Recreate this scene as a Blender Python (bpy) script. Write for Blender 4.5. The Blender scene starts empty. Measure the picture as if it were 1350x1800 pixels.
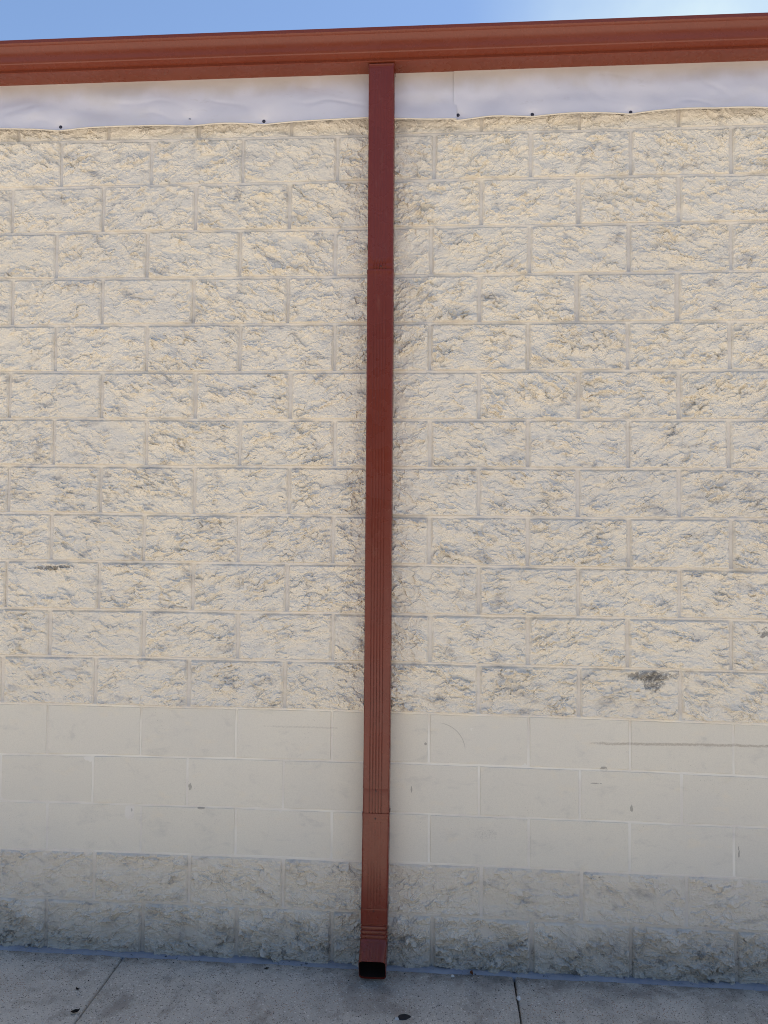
import bpy, bmesh, math, random
import numpy as np
from mathutils import Matrix, Vector

random.seed(7)
RNG = np.random.default_rng(11)
S = bpy.context.scene
COL = S.collection
R = math.radians

# ------------------------------------------------------------------ camera
cam = bpy.data.cameras.new('camera')
cam.sensor_fit = 'VERTICAL'
cam.sensor_height = 36.0
cam.sensor_width = 27.0
cam.lens = 28.0
cam.clip_start = 0.05
cam.clip_end = 2000
cam_o = bpy.data.objects.new('camera', cam)
COL.objects.link(cam_o)
_r = ((0.9975541, 0.0694101, 0.0082435), (-0.0058112, -0.0351719, 0.9993644), (-0.0696559, 0.996968, 0.0346825))
_m = Matrix(((_r[0][0], _r[1][0], -_r[2][0]), (_r[0][1], _r[1][1], -_r[2][1]), (_r[0][2], _r[1][2], -_r[2][2]))).to_4x4()
_m.translation = Vector((0.23916, -3.32565, 1.73320))
cam_o.matrix_world = _m
S.camera = cam_o

# ------------------------------------------------------------------ sky, sun, exposure
SUN_EL, SUN_AZ = R(68), R(58)          # azimuth measured from +Y (behind the wall) towards +X
w = bpy.data.worlds.new('World')
S.world = w
w.use_nodes = True
wn = w.node_tree.nodes
bg = wn['Background']
sky = wn.new('ShaderNodeTexSky')
sky.sky_type = 'NISHITA'
sky.sun_disc = False
sky.sun_elevation = SUN_EL
sky.sun_rotation = SUN_AZ
sky.altitude = 100
sky.air_density = 1.0
sky.dust_density = 0.4
sky.ozone_density = 2.6
# thin pale cloud low in the sky on the right, over the roof
def _wn(typ, **kw):
    nd = wn.new(typ)
    for k_, v_ in kw.items(): setattr(nd, k_, v_)
    return nd
wl = w.node_tree.links.new
tc = _wn('ShaderNodeTexCoord')
cd = Vector(tuple(_r[0][i] * 0.60 + _r[1][i] * 0.66 + _r[2][i] for i in range(3))).normalized()
dp_ = _wn('ShaderNodeVectorMath', operation='DOT_PRODUCT')
wl(tc.outputs['Generated'], dp_.inputs[0]); dp_.inputs[1].default_value = cd
mr = _wn('ShaderNodeMapRange', interpolation_type='SMOOTHSTEP')
wl(dp_.outputs['Value'], mr.inputs[0]); mr.inputs[1].default_value = 0.925; mr.inputs[2].default_value = 0.998
cn = _wn('ShaderNodeTexNoise'); wl(tc.outputs['Generated'], cn.inputs['Vector'])
cn.inputs['Scale'].default_value = 5.0; cn.inputs['Detail'].default_value = 6; cn.inputs['Roughness'].default_value = 0.55
cm = _wn('ShaderNodeMath', operation='MULTIPLY'); wl(mr.outputs[0], cm.inputs[0]); wl(cn.outputs['Fac'], cm.inputs[1])
c2 = _wn('ShaderNodeMath', operation='MULTIPLY', use_clamp=True); wl(cm.outputs[0], c2.inputs[0]); c2.inputs[1].default_value = 1.5
mx = _wn('ShaderNodeMix', data_type='RGBA')
wl(c2.outputs[0], mx.inputs[0]); wl(sky.outputs[0], mx.inputs[6]); mx.inputs[7].default_value = (3.9, 4.8, 5.2, 1)
wl(mx.outputs[2], bg.inputs[0])
bg.inputs[1].default_value = 0.08

sl = bpy.data.lights.new('sun', 'SUN')
sl.energy = 4.8
sl.angle = R(0.53)
sl.color = (1.0, 0.94, 0.87)
so = bpy.data.objects.new('sun', sl)
COL.objects.link(so)
sdir = Vector((math.sin(SUN_AZ) * math.cos(SUN_EL), math.cos(SUN_AZ) * math.cos(SUN_EL), math.sin(SUN_EL)))
so.rotation_euler = sdir.to_track_quat('Z', 'Y').to_euler()
so.location = (3, 6, 14)

S.view_settings.view_transform = 'Standard'
S.view_settings.look = 'None'
S.view_settings.exposure = 1.22
S.view_settings.gamma = 1.0
S.view_settings.use_curve_mapping = False
S.cycles.max_bounces = 8
S.cycles.diffuse_bounces = 5
S.cycles.use_denoising = True
S.cycles.use_adaptive_sampling = False
S.cycles.filter_width = 0.95
S.cycles.denoising_prefilter = 'NONE'


# ------------------------------------------------------------------ helpers
def link(o, parent=None):
    COL.objects.link(o)
    if parent is not None:
        o.parent = parent
    return o


def tag(o, label=None, cat=None, group=None, kind=None):
    if label: o['label'] = label
    if cat: o['category'] = cat
    if group: o['group'] = group
    if kind: o['kind'] = kind
    return o


def empty(name, loc=(0, 0, 0)):
    o = bpy.data.objects.new(name, None)
    o.location = loc
    o.empty_display_size = 0.1
    COL.objects.link(o)
    return o


def grid_mesh(name, V, quads, smooth=False):
    """V (n,3) float array, quads (m,4) int array"""
    me = bpy.data.meshes.new(name)
    V = np.asarray(V, np.float32); quads = np.asarray(quads, np.int32)
    me.vertices.add(len(V)); me.vertices.foreach_set('co', V.ravel())
    m = len(quads)
    me.loops.add(m * 4); me.loops.foreach_set('vertex_index', quads.ravel())
    me.polygons.add(m)
    me.polygons.foreach_set('loop_start', np.arange(m, dtype=np.int32) * 4)
    me.polygons.foreach_set('use_smooth', np.full(m, smooth))
    me.update(calc_edges=True)
    return me


def obj(name, me, mat, parent=None):
    o = bpy.data.objects.new(name, me)
    if mat is not None and len(me.materials) == 0:
        me.materials.append(mat)
    return link(o, parent)


def bm_obj(name, bm, mat, parent=None, smooth=None):
    me = bpy.data.meshes.new(name)
    bmesh.ops.recalc_face_normals(bm, faces=bm.faces)
    bm.to_mesh(me); bm.free()
    if smooth is not None:
        me.polygons.foreach_set('use_smooth', [True] * len(me.polygons))
        me.set_sharp_from_angle(angle=R(smooth))
    return obj(name, me, mat, parent)


def loft(rings, closed=True, cap0=False, cap1=False):
    """bmesh through rings of equal length"""
    bm = bmesh.new()
    L = [[bm.verts.new(p) for p in r] for r in rings]
    n = len(rings[0])
    for a, b in zip(L, L[1:]):
        for i in range(n if closed else n - 1):
            j = (i + 1) % n
            bm.faces.new((a[i], a[j], b[j], b[i]))
    if cap0: bm.faces.new(L[0])
    if cap1: bm.faces.new(L[-1])
    return bm


# ------------------------------------------------------------------ numpy noise
PERM = np.concatenate([RNG.permutation(512)] * 2)
GA = RNG.uniform(0, 2 * math.pi, 512)
GX, GY = np.cos(GA), np.sin(GA)
RV = RNG.uniform(-1, 1, (512, 5))


def hsh(i, j, s):
    return PERM[(PERM[(i + s * 37) & 511] + j + s * 101) & 511]


def perlin(x, y, s=0):
    i = np.floor(x).astype(np.int64); j = np.floor(y).astype(np.int64)
    fx = x - i; fy = y - j
    u = fx * fx * fx * (fx * (fx * 6 - 15) + 10); v = fy * fy * fy * (fy * (fy * 6 - 15) + 10)
    def g(a, b):
        h = hsh(i + a, j + b, s)
        return GX[h] * (fx - a) + GY[h] * (fy - b)
    n0 = g(0, 0) + u * (g(1, 0) - g(0, 0))
    n1 = g(0, 1) + u * (g(1, 1) - g(0, 1))
    return 1.5 * (n0 + v * (n1 - n0))


def facet(x, y, s=0, slope=0.5, step=0.45):
    """voronoi cells, each a tilted chip: value in units of the cell size"""
    i = np.floor(x).astype(np.int64); j = np.floor(y).astype(np.int64)
    best = np.full(x.shape, 1e9); val = np.zeros(x.shape)
    for a in (-1, 0, 1):
        for b in (-1, 0, 1):
            h = hsh(i + a, j + b, s)
            px = i + a + 0.5 + 0.45 * RV[h, 0]; py = j + b + 0.5 + 0.45 * RV[h, 1]
            dx = x - px; dy = y - py
            d = dx * dx + dy * dy
            q = d < best
            best = np.where(q, d, best)
            val = np.where(q, RV[h, 2] * step + slope * (RV[h, 3] * dx + RV[h, 4] * dy), val)
    return val


def sstep(x):
    x = np.clip(x, 0, 1)
    return x * x * (3 - 2 * x)


def split_relief(x, z, s, rough=1.0):
    """relief (metres, + is proud) of a split block face in wall coordinates"""
    wx = x + 0.010 * perlin(x * 24, z * 24, s + 1) + 0.004 * perlin(x * 70, z * 70, s + 2)
    wz = z + 0.010 * perlin(x * 24 + 9, z * 24, s + 3) + 0.004 * perlin(x * 70 + 5, z * 70, s + 4)
    ang = 0.5 * math.sin(s * 1.7)
    ca, sa = math.cos(ang), math.sin(ang)
    rx = (ca * wx + sa * wz) * 0.72; rz = (-sa * wx + ca * wz) * 1.15
    calm = 0.30 + 0.88 * sstep(0.5 + 0.9 * perlin(x * 9 + 3, z * 13, s + 13))      # smoother and rougher patches
    h = 0.0065 * perlin(x * 7.5, z * 10, s + 5) + 0.0045 * perlin(rx * 15, rz * 17, s + 10)
    h += calm * 0.0080 * facet(rx / 0.060, rz / 0.052, s + 6, 1.2, 0.5)
    h += calm * 0.0078 * facet(rx / 0.030, rz / 0.026, s + 7, 1.3, 0.6)
    h += calm * 0.0048 * facet(rx / 0.0150, rz / 0.0135, s + 8, 1.2, 0.55)
    h += 0.0015 * facet(wx / 0.0082, wz / 0.0082, s + 11, 1.1)
    h += 0.0006 * perlin(x * 160, z * 160, s + 9)
    h = np.where(h < -0.006, -0.006 + (h + 0.006) * 0.5, h)
    return h * rough


# ------------------------------------------------------------------ node helpers
class NT:
    def __init__(self, name):
        self.m = bpy.data.materials.new(name)
        self.m.use_nodes = True
        self.t = self.m.node_tree
        self.b = self.t.nodes['Principled BSDF']
        self._pos = None

    def n(self, typ, **kw):
        nd = self.t.nodes.new(typ)
        for k, v in kw.items():
            setattr(nd, k, v)
        return nd

    def put(self, sock, v):
        if isinstance(v, bpy.types.NodeSocket):
            self.t.links.new(v, sock)
        elif isinstance(v, (tuple, list)) and len(v) == 3 and sock.type == 'RGBA':
            sock.default_value = (*v, 1)
        else:
            sock.default_value = v

    def pos(self):
        if self._pos is None:
            self._pos = self.n('ShaderNodeNewGeometry').outputs['Position']
        return self._pos

    def math(self, op, a, b=0.0, c=0.0, clamp=False):
        nd = self.n('ShaderNodeMath', operation=op, use_clamp=clamp)
        self.put(nd.inputs[0], a); self.put(nd.inputs[1], b); self.put(nd.inputs[2], c)
        return nd.outputs[0]

    def sep(self):
        nd = self.n('ShaderNodeSeparateXYZ')
        self.put(nd.inputs[0], self.pos())
        return nd.outputs

    def scaled(self, sc, off=(0, 0, 0), vec=None):
        nd = self.n('ShaderNodeMapping')
        self.put(nd.inputs[0], vec or self.pos())
        nd.inputs['Scale'].default_value = sc
        nd.inputs['Location'].default_value = off
        return nd.outputs[0]

    def noise(self, scale, detail=4, rough=0.55, vec=None, dist=0.0):
        nd = self.n('ShaderNodeTexNoise')
        self.put(nd.inputs['Vector'], vec or self.pos())
        nd.inputs['Scale'].default_value = scale
        nd.inputs['Detail'].default_value = detail
        nd.inputs['Roughness'].default_value = rough
        nd.inputs['Distortion'].default_value = dist
        return nd.outputs['Fac']

    def voro(self, scale, feature='F1', vec=None, out='Distance', rnd=1.0):
        nd = self.n('ShaderNodeTexVoronoi', feature=feature)
        self.put(nd.inputs['Vector'], vec or self.pos())
        nd.inputs['Scale'].default_value = scale
        nd.inputs['Randomness'].default_value = rnd
        return nd.outputs[out]

    def ramp(self, f, lo, hi, a=0.0, b=1.0):
        nd = self.n('ShaderNodeMapRange', clamp=True, interpolation_type='SMOOTHSTEP')
        self.put(nd.inputs[0], f)
        nd.inputs[1].default_value = lo; nd.inputs[2].default_value = hi
        nd.inputs[3].default_value = a; nd.inputs[4].default_value = b
        return nd.outputs[0]

    def mix(self, f, a, b, mode='MIX'):
        nd = self.n('ShaderNodeMix', data_type='RGBA', blend_type=mode)
        self.put(nd.inputs[0], f); self.put(nd.inputs[6], a); self.put(nd.inputs[7], b)
        return nd.outputs[2]

    def bump(self, h, strength, dist, prev=None):
        nd = self.n('ShaderNodeBump')
        nd.inputs['Strength'].default_value = strength
        nd.inputs['Distance'].default_value = dist
        self.put(nd.inputs['Height'], h)
        if prev is not None:
            self.put(nd.inputs['Normal'], prev)
        return nd.outputs[0]

    def fin(self, color, rough=0.8, spec=0.3, metal=0.0, normal=None):
        b = self.b
        self.put(b.inputs['Base Color'], color)
        self.put(b.inputs['Roughness'], rough)
        self.put(b.inputs['Specular IOR Level'], spec)
        self.put(b.inputs['Metallic'], metal)
        if normal is not None:
            self.put(b.inputs['Normal'], normal)
        return self.m


def spot(k, x, z, rx, rz, scale, thr, soft=0.1, vec=None):
    """mask of one stain with ragged edges round (x, z) on the wall"""
    X, _, Z = k.sep()
    dx = k.math('DIVIDE', k.math('SUBTRACT', X, x), rx)
    dz = k.math('DIVIDE', k.math('SUBTRACT', Z, z), rz)
    d = k.math('ADD', k.math('MULTIPLY', dx, dx), k.math('MULTIPLY', dz, dz))
    f = k.ramp(d, 0.0, 1.0, 1.0, 0.0)
    n = k.noise(scale, 5, 0.65, vec)
    return k.ramp(k.math('MULTIPLY', f, n), thr, thr + soft)


# ------------------------------------------------------------------ materials
def wall_paint(name, kind):
    k = NT(name)
    X, Y, Z = k.sep()
    base = (0.795, 0.735, 0.622)
    if kind == 'smooth': base = (0.755, 0.71, 0.605)
    if kind == 'mortar': base = (0.755, 0.705, 0.625)  # slightly greyer, painting in the shade inside the joints
    oi = k.n('ShaderNodeObjectInfo').outputs['Random']
    v = k.ramp(oi, 0, 1, 0.98, 1.012)
    big = k.noise(1.3, 3, 0.5)
    c = k.mix(k.ramp(big, 0.35, 0.7), base, tuple(x * y for x, y in zip(base, (0.93, 0.94, 0.97))))
    vv = k.n('ShaderNodeCombineColor')
    for i in range(3): k.put(vv.inputs[i], v)
    if kind != 'mortar':
        c = k.mix(1.0, c, vv.outputs[0], 'MULTIPLY')
    # grey-blue patches that paint in the sky-lit shade of up-facing chips
    pv = k.scaled((9, 9, 17))
    patch = k.ramp(k.noise(1.0, 6, 0.62, pv, 0.6), 0.52, 0.72)
    amt = {'split': 0.72, 'smooth': 0.20, 'mortar': 0.25}[kind]
    patch = k.math('MULTIPLY', patch, k.ramp(k.noise(42, 5, 0.7, k.scaled((1, 1, 1.7))), 0.36, 0.62, 0.35, 1.0))
    c = k.mix(k.math('MULTIPLY', patch, amt), c, (0.27, 0.275, 0.295))
    warm = k.ramp(k.noise(9, 4, 0.6, k.scaled((1, 1, 1.6), (3, 5, 2))), 0.55, 0.75)
    c = k.mix(k.math('MULTIPLY', warm, 0.30), c, (0.82, 0.72, 0.54))
    # grain and pinholes
    gr = k.noise(260, 3, 0.7)
    c = k.mix(k.ramp(gr, 0.3, 0.8, 0.0, 0.16), c, (0.30, 0.28, 0.25))
    pin = k.ramp(k.voro(95), 0.05, 0.16, 1.0, 0.0)
    pin = k.math('MULTIPLY', pin, k.ramp(k.noise(4.5, 3), 0.5, 0.7))
    c = k.mix(k.math('MULTIPLY', pin, 0.55 if kind != 'mortar' else 0.25), c, (0.16, 0.15, 0.14))
    # splash-back grime at the foot of the wall
    edge = k.math('ADD', Z, k.math('MULTIPLY', k.math('SUBTRACT', k.noise(5, 5, 0.65, k.scaled((1, 1, 0.6))), 0.5), 0.34))
    g1 = k.ramp(edge, 0.46, 0.66, 1.0, 0.0) if kind == 'split' else k.ramp(edge, 0.30, 0.42, 1.0, 0.0)
    c = k.mix(k.math('MULTIPLY', g1, {'split': 0.25, 'smooth': 0.06, 'mortar': 0.20}[kind]), c, (0.36, 0.32, 0.262))
    g2 = k.ramp(edge, 0.04, 0.22, 1.0, 0.0)
    c = k.mix(k.math('MULTIPLY', g2, 0.42), c, (0.20, 0.19, 0.17))
    mold = k.math('MULTIPLY', k.ramp(k.noise(26, 6, 0.72), 0.52, 0.66), k.ramp(edge, 0.02, 0.16, 1.0, 0.0))
    c = k.mix(k.math('MULTIPLY', mold, 0.7), c, (0.045, 0.05, 0.05))
    # one-off stains
    dark = (0.055, 0.052, 0.05)
    if kind != 'smooth':
        for a in ((1.09, 1.19, 0.17, 0.032, 75, 0.30, 0.2), (1.105, 1.165, 0.08, 0.075, 90, 0.32, 0.22), (-1.43, 1.60, 0.12, 0.018, 50, 0.36, 0.1),
                  (-1.36, 1.606, 0.05, 0.012, 50, 0.32, 0.1), (0.98, 2.20, 0.22, 0.03, 45, 0.40, 0.5),
                  (1.325, 0.362, 0.026, 0.013, 130, 0.36, 0.25), (0.87, 0.38, 0.07, 0.010, 120, 0.40, 0.25),
                  (1.56, 1.37, 0.09, 0.06, 60, 0.45, 0.1)):
            c = k.mix(k.math('MULTIPLY', spot(k, *a), 0.60), c, dark)
    if kind != 'split':
        n = k.noise(170, 5, 0.8, k.scaled((0.6, 1, 1)))
        Zw = k.math('ADD', Z, k.math('MULTIPLY', k.math('SUBTRACT', k.noise(11, 4, 0.6), 0.5), 0.014))
        line = k.math('ABSOLUTE', k.math('SUBTRACT', Zw, k.math('MULTIPLY_ADD', X, 0.010, 0.904)))
        f = k.math('MULTIPLY', k.ramp(line, 0.001, 0.014, 1.0, 0.0), k.ramp(X, 0.70, 0.95))
        c = k.mix(k.math('MULTIPLY', k.ramp(k.math('MULTIPLY', f, n), 0.28, 0.54), 0.48), c, (0.26, 0.20, 0.145))
        f = k.math('MULTIPLY', k.ramp(k.math('ABSOLUTE', k.math('SUBTRACT', Z, 0.949)), 0.001, 0.012, 1.0, 0.0),
                   k.math('MULTIPLY', k.ramp(X, -0.75, -0.4), k.ramp(X, -0.2, -0.12, 1.0, 0.0)))
        c = k.mix(k.math('MULTIPLY', k.ramp(k.math('MULTIPLY', f, n), 0.36, 0.56), 0.22), c, (0.2, 0.18, 0.16))
        # faint arc scratched beside the pipe
        dx = k.math('SUBTRACT', X, 0.235); dz = k.math('SUBTRACT', Z, 0.865)
        rr = k.math('SQRT', k.math('ADD', k.math('MULTIPLY', dx, dx), k.math('MULTIPLY', dz, dz)))
        arc = k.math('MULTIPLY', k.ramp(k.math('ABSOLUTE', k.math('SUBTRACT', rr, 0.115)), 0.0006, 0.0025, 1.0, 0.0),
                     k.math('MULTIPLY', k.ramp(dx, 0.0, 0.04), k.ramp(dz, 0.0, 0.04)))
        c = k.mix(k.math('MULTIPLY', arc, 0.4), c, (0.22, 0.2, 0.18))
        for a in ((0.187, 0.893, 0.008, 0.008, 40, 0.22, 0.1), (0.130, 0.706, 0.006, 0.022, 60, 0.30, 0.1),
                  (-0.80, 0.69, 0.012, 0.03, 80, 0.33, 0.1), (1.02, 0.655, 0.01, 0.025, 80, 0.34, 0.1),
                  (-1.05, 0.585, 0.006, 0.012, 60, 0.28, 0.1), (0.43, 0.535, 0.12, 0.06, 210, 0.44, 0.4),
                  (1.44, 0.50, 0.006, 0.05, 60, 0.35, 0.1), (-0.75, 0.602, 0.03, 0.008, 60, 0.34, 0.1),
                  (0.91, 0.81, 0.03, 0.018, 60, 0.38, 0.1), (0.88, 0.752, 0.05, 0.004, 40, 0.36, 0.1)):
            c = k.mix(k.math('MULTIPLY', spot(k, *a), 0.45), c, dark)
    if kind == 'mortar':
        # bare, pale pointing in the smooth courses
        pale = k.math('MULTIPLY', k.ramp(Z, 0.38, 0.42), k.ramp(Z, 1.02, 1.04, 1.0, 0.0))
        pale = k.math('MULTIPLY', pale, k.ramp(k.noise(3.1, 3, 0.6), 0.40, 0.60))
        c = k.mix(k.math('MULTIPLY', pale, 0.9), c, (0.80, 0.77, 0.69))
    # fine relief only
    if kind == 'split':
        nm = k.bump(k.noise(420, 4, 0.7), 0.5, 0.0012)
    elif kind == 'smooth':
        nm = k.bump(k.noise(300, 4, 0.7), 0.35, 0.0006)
        nm = k.bump(pin, 0.5, -0.0010, nm)
    else:
        nm = k.bump(k.noise(220, 4, 0.65), 0.5, 0.0010)
    return k.fin(c, 0.72, 0.28, normal=nm)


M_SPLIT = wall_paint('split_paint', 'split')
M_SMOOTH = wall_paint('smooth_paint', 'smooth')
M_MORTAR = wall_paint('mortar_paint', 'mortar')


def red_paint(name, c, c_dull, dusty=1.0):
    k = NT(name)
    c = k.mix(k.ramp(k.noise(3.2, 3), 0.35, 0.7), c, c_dull)
    dust = k.ramp(k.noise(38, 5, 0.65, k.scaled((1, 1, 0.35))), 0.55, 0.8)
    c = k.mix(k.math('MULTIPLY', dust, 0.12 * dusty), c, (0.36, 0.20, 0.14))
    fl = k.ramp(k.voro(55), 0.03, 0.07, 1.0, 0.0)
    fl = k.math('MULTIPLY', fl, k.ramp(k.noise(7, 2), 0.62, 0.7))
    c = k.mix(k.math('MULTIPLY', fl, 0.5 * dusty), c, (0.45, 0.36, 0.28))
    nm = k.bump(k.noise(9, 2, 0.5), 0.06 * dusty, 0.004)
    nm = k.bump(k.noise(500, 2, 0.5), 0.10 * dusty, 0.0003, nm)
    return k.fin(c, k.ramp(k.noise(14, 4), 0.3, 0.7, 0.22, 0.32), 0.44, normal=nm)


M_RED = red_paint('maroon_paint', (0.160, 0.0265, 0.0135), (0.140, 0.0225, 0.0120))
M_GUT = red_paint('red_brown_paint', (0.190, 0.041, 0.0185), (0.178, 0.037, 0.0170), 0.3)  # lighter and more orange than the downspout's maroon


def plain(name, c, rough, spec=0.4, metal=0.0, var=0.25, scale=30):
    k = NT(name)
    cc = k.mix(k.ramp(k.noise(scale, 4), 0.35, 0.7, 0.0, var), c, tuple(x * 0.5 for x in c))
    return k.fin(cc, rough, spec, metal)


M_INNER = plain('pipe_inside_shade', (0.018, 0.014, 0.012), 0.9, 0.1)  # near-black colour paints in the dark of the unlit pipe inside
M_SCREW = plain('dark_screw', (0.035, 0.035, 0.055), 0.4, 0.5, 0.3)
M_SCREW_RED = plain('painted_screw', (0.07, 0.016, 0.014), 0.4, 0.5)
M_SCREW_PALE = plain('pale_screw', (0.42, 0.42, 0.45), 0.35, 0.5, 0.4)
M_SOFF = plain('roof_metal', (0.35, 0.34, 0.33), 0.4, 0.5, 0.5)
M_LEAF = plain('dry_leaf', (0.20, 0.075, 0.028), 0.7, 0.3)
M_SCRAP = plain('dark_leaf', (0.035, 0.028, 0.022), 0.8, 0.2)
M_GUM = plain('old_gum', (0.022, 0.022, 0.026), 0.65, 0.25, 0, 0.4, 120)
M_PEB = plain('white_pebble', (0.62, 0.60, 0.56), 0.7, 0.3)


def flash_mat():
    k = NT('white_flashing')
    c = (0.68, 0.66, 0.70)
    st = k.ramp(k.noise(2.2, 5, 0.6, k.scaled((1, 1, 2.5))), 0.5, 0.75)
    c = k.mix(k.math('MULTIPLY', st, 0.30), c, (0.60, 0.54, 0.44))
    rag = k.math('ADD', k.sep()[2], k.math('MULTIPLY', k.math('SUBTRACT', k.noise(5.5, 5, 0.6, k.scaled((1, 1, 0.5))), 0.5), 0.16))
    c = k.mix(k.math('MULTIPLY', k.ramp(rag, 3.61, 3.70), 0.50), c, (0.46, 0.39, 0.29))  # ragged brown dirt that also paints in the cream shade under the gutter
    sm = k.ramp(k.noise(14, 5, 0.7, k.scaled((1, 1, 3))), 0.6, 0.75)
    c = k.mix(k.math('MULTIPLY', sm, 0.18), c, (0.36, 0.31, 0.24))
    nm = k.bump(k.noise(240, 3), 0.08, 0.0005)
    return k.fin(c, 0.33, 0.5, normal=nm)


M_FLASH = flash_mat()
M_HEM = plain('flashing_hem_lit', (0.78, 0.70, 0.56), 0.5, 0.4, 0, 0.1)  # brighter cream paints in ground bounce on the down-facing hem


def seal_mat():
    k = NT('blue_grey_sealant')
    c = (0.27, 0.275, 0.295)
    c = k.mix(k.ramp(k.noise(20, 5, 0.65), 0.42, 0.7), c, (0.22, 0.235, 0.28))
    c = k.mix(k.ramp(k.noise(55, 5, 0.7), 0.60, 0.68), c, (0.05, 0.05, 0.05))
    c = k.mix(k.math('MULTIPLY', k.ramp(k.noise(6, 3), 0.5, 0.7), 0.4), c, (0.38, 0.39, 0.42))
    nm = k.bump(k.noise(120, 4), 0.4, 0.001)
    return k.fin(c, 0.6, 0.35, normal=nm)


M_SEAL = seal_mat()


def concrete(name, base, shade=1.0):
    k = NT(name)
    c = tuple(x * shade for x in base)
    c = k.mix(k.ramp(k.noise(2.1, 4, 0.6), 0.35, 0.7), c, tuple(x * 0.82 for x in c))
    oi = k.n('ShaderNodeObjectInfo').outputs['Random']
    vv = k.n('ShaderNodeCombineColor')
    for i in range(3): k.put(vv.inputs[i], k.ramp(oi, 0, 1, 0.94, 1.05))
    c = k.mix(1.0, c, vv.outputs[0], 'MULTIPLY')
    # exposed aggregate: small stones of several colours
    vd = k.n('ShaderNodeTexVoronoi'); k.put(vd.inputs['Vector'], k.pos()); vd.inputs['Scale'].default_value = 150
    s = k.n('ShaderNodeSeparateColor'); k.put(s.inputs[0], vd.outputs['Color'])
    stone = k.math('MULTIPLY', k.ramp(vd.outputs['Distance'], 0.32, 0.42, 1.0, 0.0), k.ramp(s.outputs[0], 0.44, 0.48))
    sc = k.mix(k.ramp(s.outputs[1], 0.2, 0.8), (0.11, 0.10, 0.09), (0.70, 0.66, 0.58))
    sc = k.mix(k.ramp(s.outputs[2], 0.75, 0.8), sc, (0.36, 0.24, 0.17))
    c = k.mix(k.math('MULTIPLY', stone, 0.9), c, sc)
    v2 = k.n('ShaderNodeTexVoronoi'); k.put(v2.inputs['Vector'], k.scaled((1, 1, 1), (4, 7, 1))); v2.inputs['Scale'].default_value = 330
    s2 = k.n('ShaderNodeSeparateColor'); k.put(s2.inputs[0], v2.outputs['Color'])
    st2 = k.math('MULTIPLY', k.ramp(v2.outputs['Distance'], 0.3, 0.42, 1.0, 0.0), k.ramp(s2.outputs[0], 0.5, 0.55))
    c = k.mix(k.math('MULTIPLY', st2, 0.75), c, k.mix(s2.outputs[1], (0.10, 0.095, 0.09), (0.55, 0.52, 0.47)))
    v3 = k.n('ShaderNodeTexVoronoi'); k.put(v3.inputs['Vector'], k.scaled((1, 1, 1), (9, 2, 1))); v3.inputs['Scale'].default_value = 78
    s3 = k.n('ShaderNodeSeparateColor'); k.put(s3.inputs[0], v3.outputs['Color'])
    st3 = k.math('MULTIPLY', k.ramp(v3.outputs['Distance'], 0.22, 0.34, 1.0, 0.0), k.ramp(s3.outputs[0], 0.76, 0.80))
    c = k.mix(k.math('MULTIPLY', st3, 0.8), c, k.mix(k.ramp(s3.outputs[1], 0.3, 0.7), (0.25, 0.20, 0.16), (0.72, 0.68, 0.60)))
    pit = k.math('MULTIPLY', k.ramp(k.voro(48), 0.08, 0.14, 1.0, 0.0), k.ramp(k.noise(21, 2), 0.52, 0.6))
    c = k.mix(k.math('MULTIPLY', pit, 0.25), c, (0.05, 0.048, 0.045))
    dirt = k.ramp(k.noise(3.2, 7, 0.68), 0.48, 0.74)
    c = k.mix(k.math('MULTIPLY', dirt, 0.5), c, (0.14, 0.13, 0.115))
    yy = k.math('ADD', k.sep()[1], k.math('MULTIPLY', k.math('SUBTRACT', k.noise(6, 6, 0.7), 0.5), 0.22))
    edge = k.math('MULTIPLY', k.ramp(yy, -0.16, -0.03), k.ramp(k.noise(17, 5, 0.7), 0.36, 0.62))
    c = k.mix(k.math('MULTIPLY', edge, 0.6), c, (0.12, 0.105, 0.085))
    dx = k.math('SUBTRACT', k.sep()[0], -0.03); dy = k.math('SUBTRACT', k.sep()[1], -0.24)
    dd = k.math('ADD', k.math('MULTIPLY', k.math('MULTIPLY', dx, dx), 40.0), k.math('MULTIPLY', k.math('MULTIPLY', dy, dy), 30.0))
    wet_and_shade = k.ramp(k.math('MULTIPLY', k.ramp(dd, 0.0, 1.0, 1.0, 0.0), k.noise(13, 6, 0.7)), 0.18, 0.5)  # water stain and the outlet's shadow painted as one dark patch
    c = k.mix(k.math('MULTIPLY', wet_and_shade, 0.32), c, (0.13, 0.115, 0.10))
    stain = k.ramp(k.noise(7, 7, 0.7, k.scaled((1, 0.7, 1), (7, 1, 0))), 0.50, 0.66)
    c = k.mix(k.math('MULTIPLY', stain, 0.48), c, (0.20, 0.165, 0.13))
    nm = k.bump(k.noise(180, 4, 0.7), 0.5, 0.0015)
    nm = k.bump(stone, 0.5, 0.0012, nm)
    nm = k.bump(pit, 0.6, -0.002, nm)
    return k.fin(c, 0.85, 0.25, normal=nm)


M_CONC = concrete('sidewalk_concrete', (0.56, 0.505, 0.42))
M_LOT = concrete('lot_concrete', (0.50, 0.455, 0.40))
M_JOINT = plain('joint_dirt', (0.05, 0.045, 0.04), 0.95, 0.1)

# ------------------------------------------------------------------ ground
def gz(x, y=0.0):
    x = np.clip(x, -4, 4)
    return -0.0135 - 0.0062 * x + 0.010 * np.minimum(y, 0.0)


lot = bm = bmesh.new()
bmesh.ops.create_grid(bm, x_segments=8, y_segments=8, size=300)
lot = bm_obj('parking_lot', bm, M_LOT)
lot.location.z = -0.20
tag(lot, 'sunlit pale concrete lot spreading out from the sidewalk', None, None, 'structure')

walk = empty('sidewalk', (0, -1.6, 0))
tag(walk, 'grey exposed aggregate concrete sidewalk running along the wall', None, None, 'structure')


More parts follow.
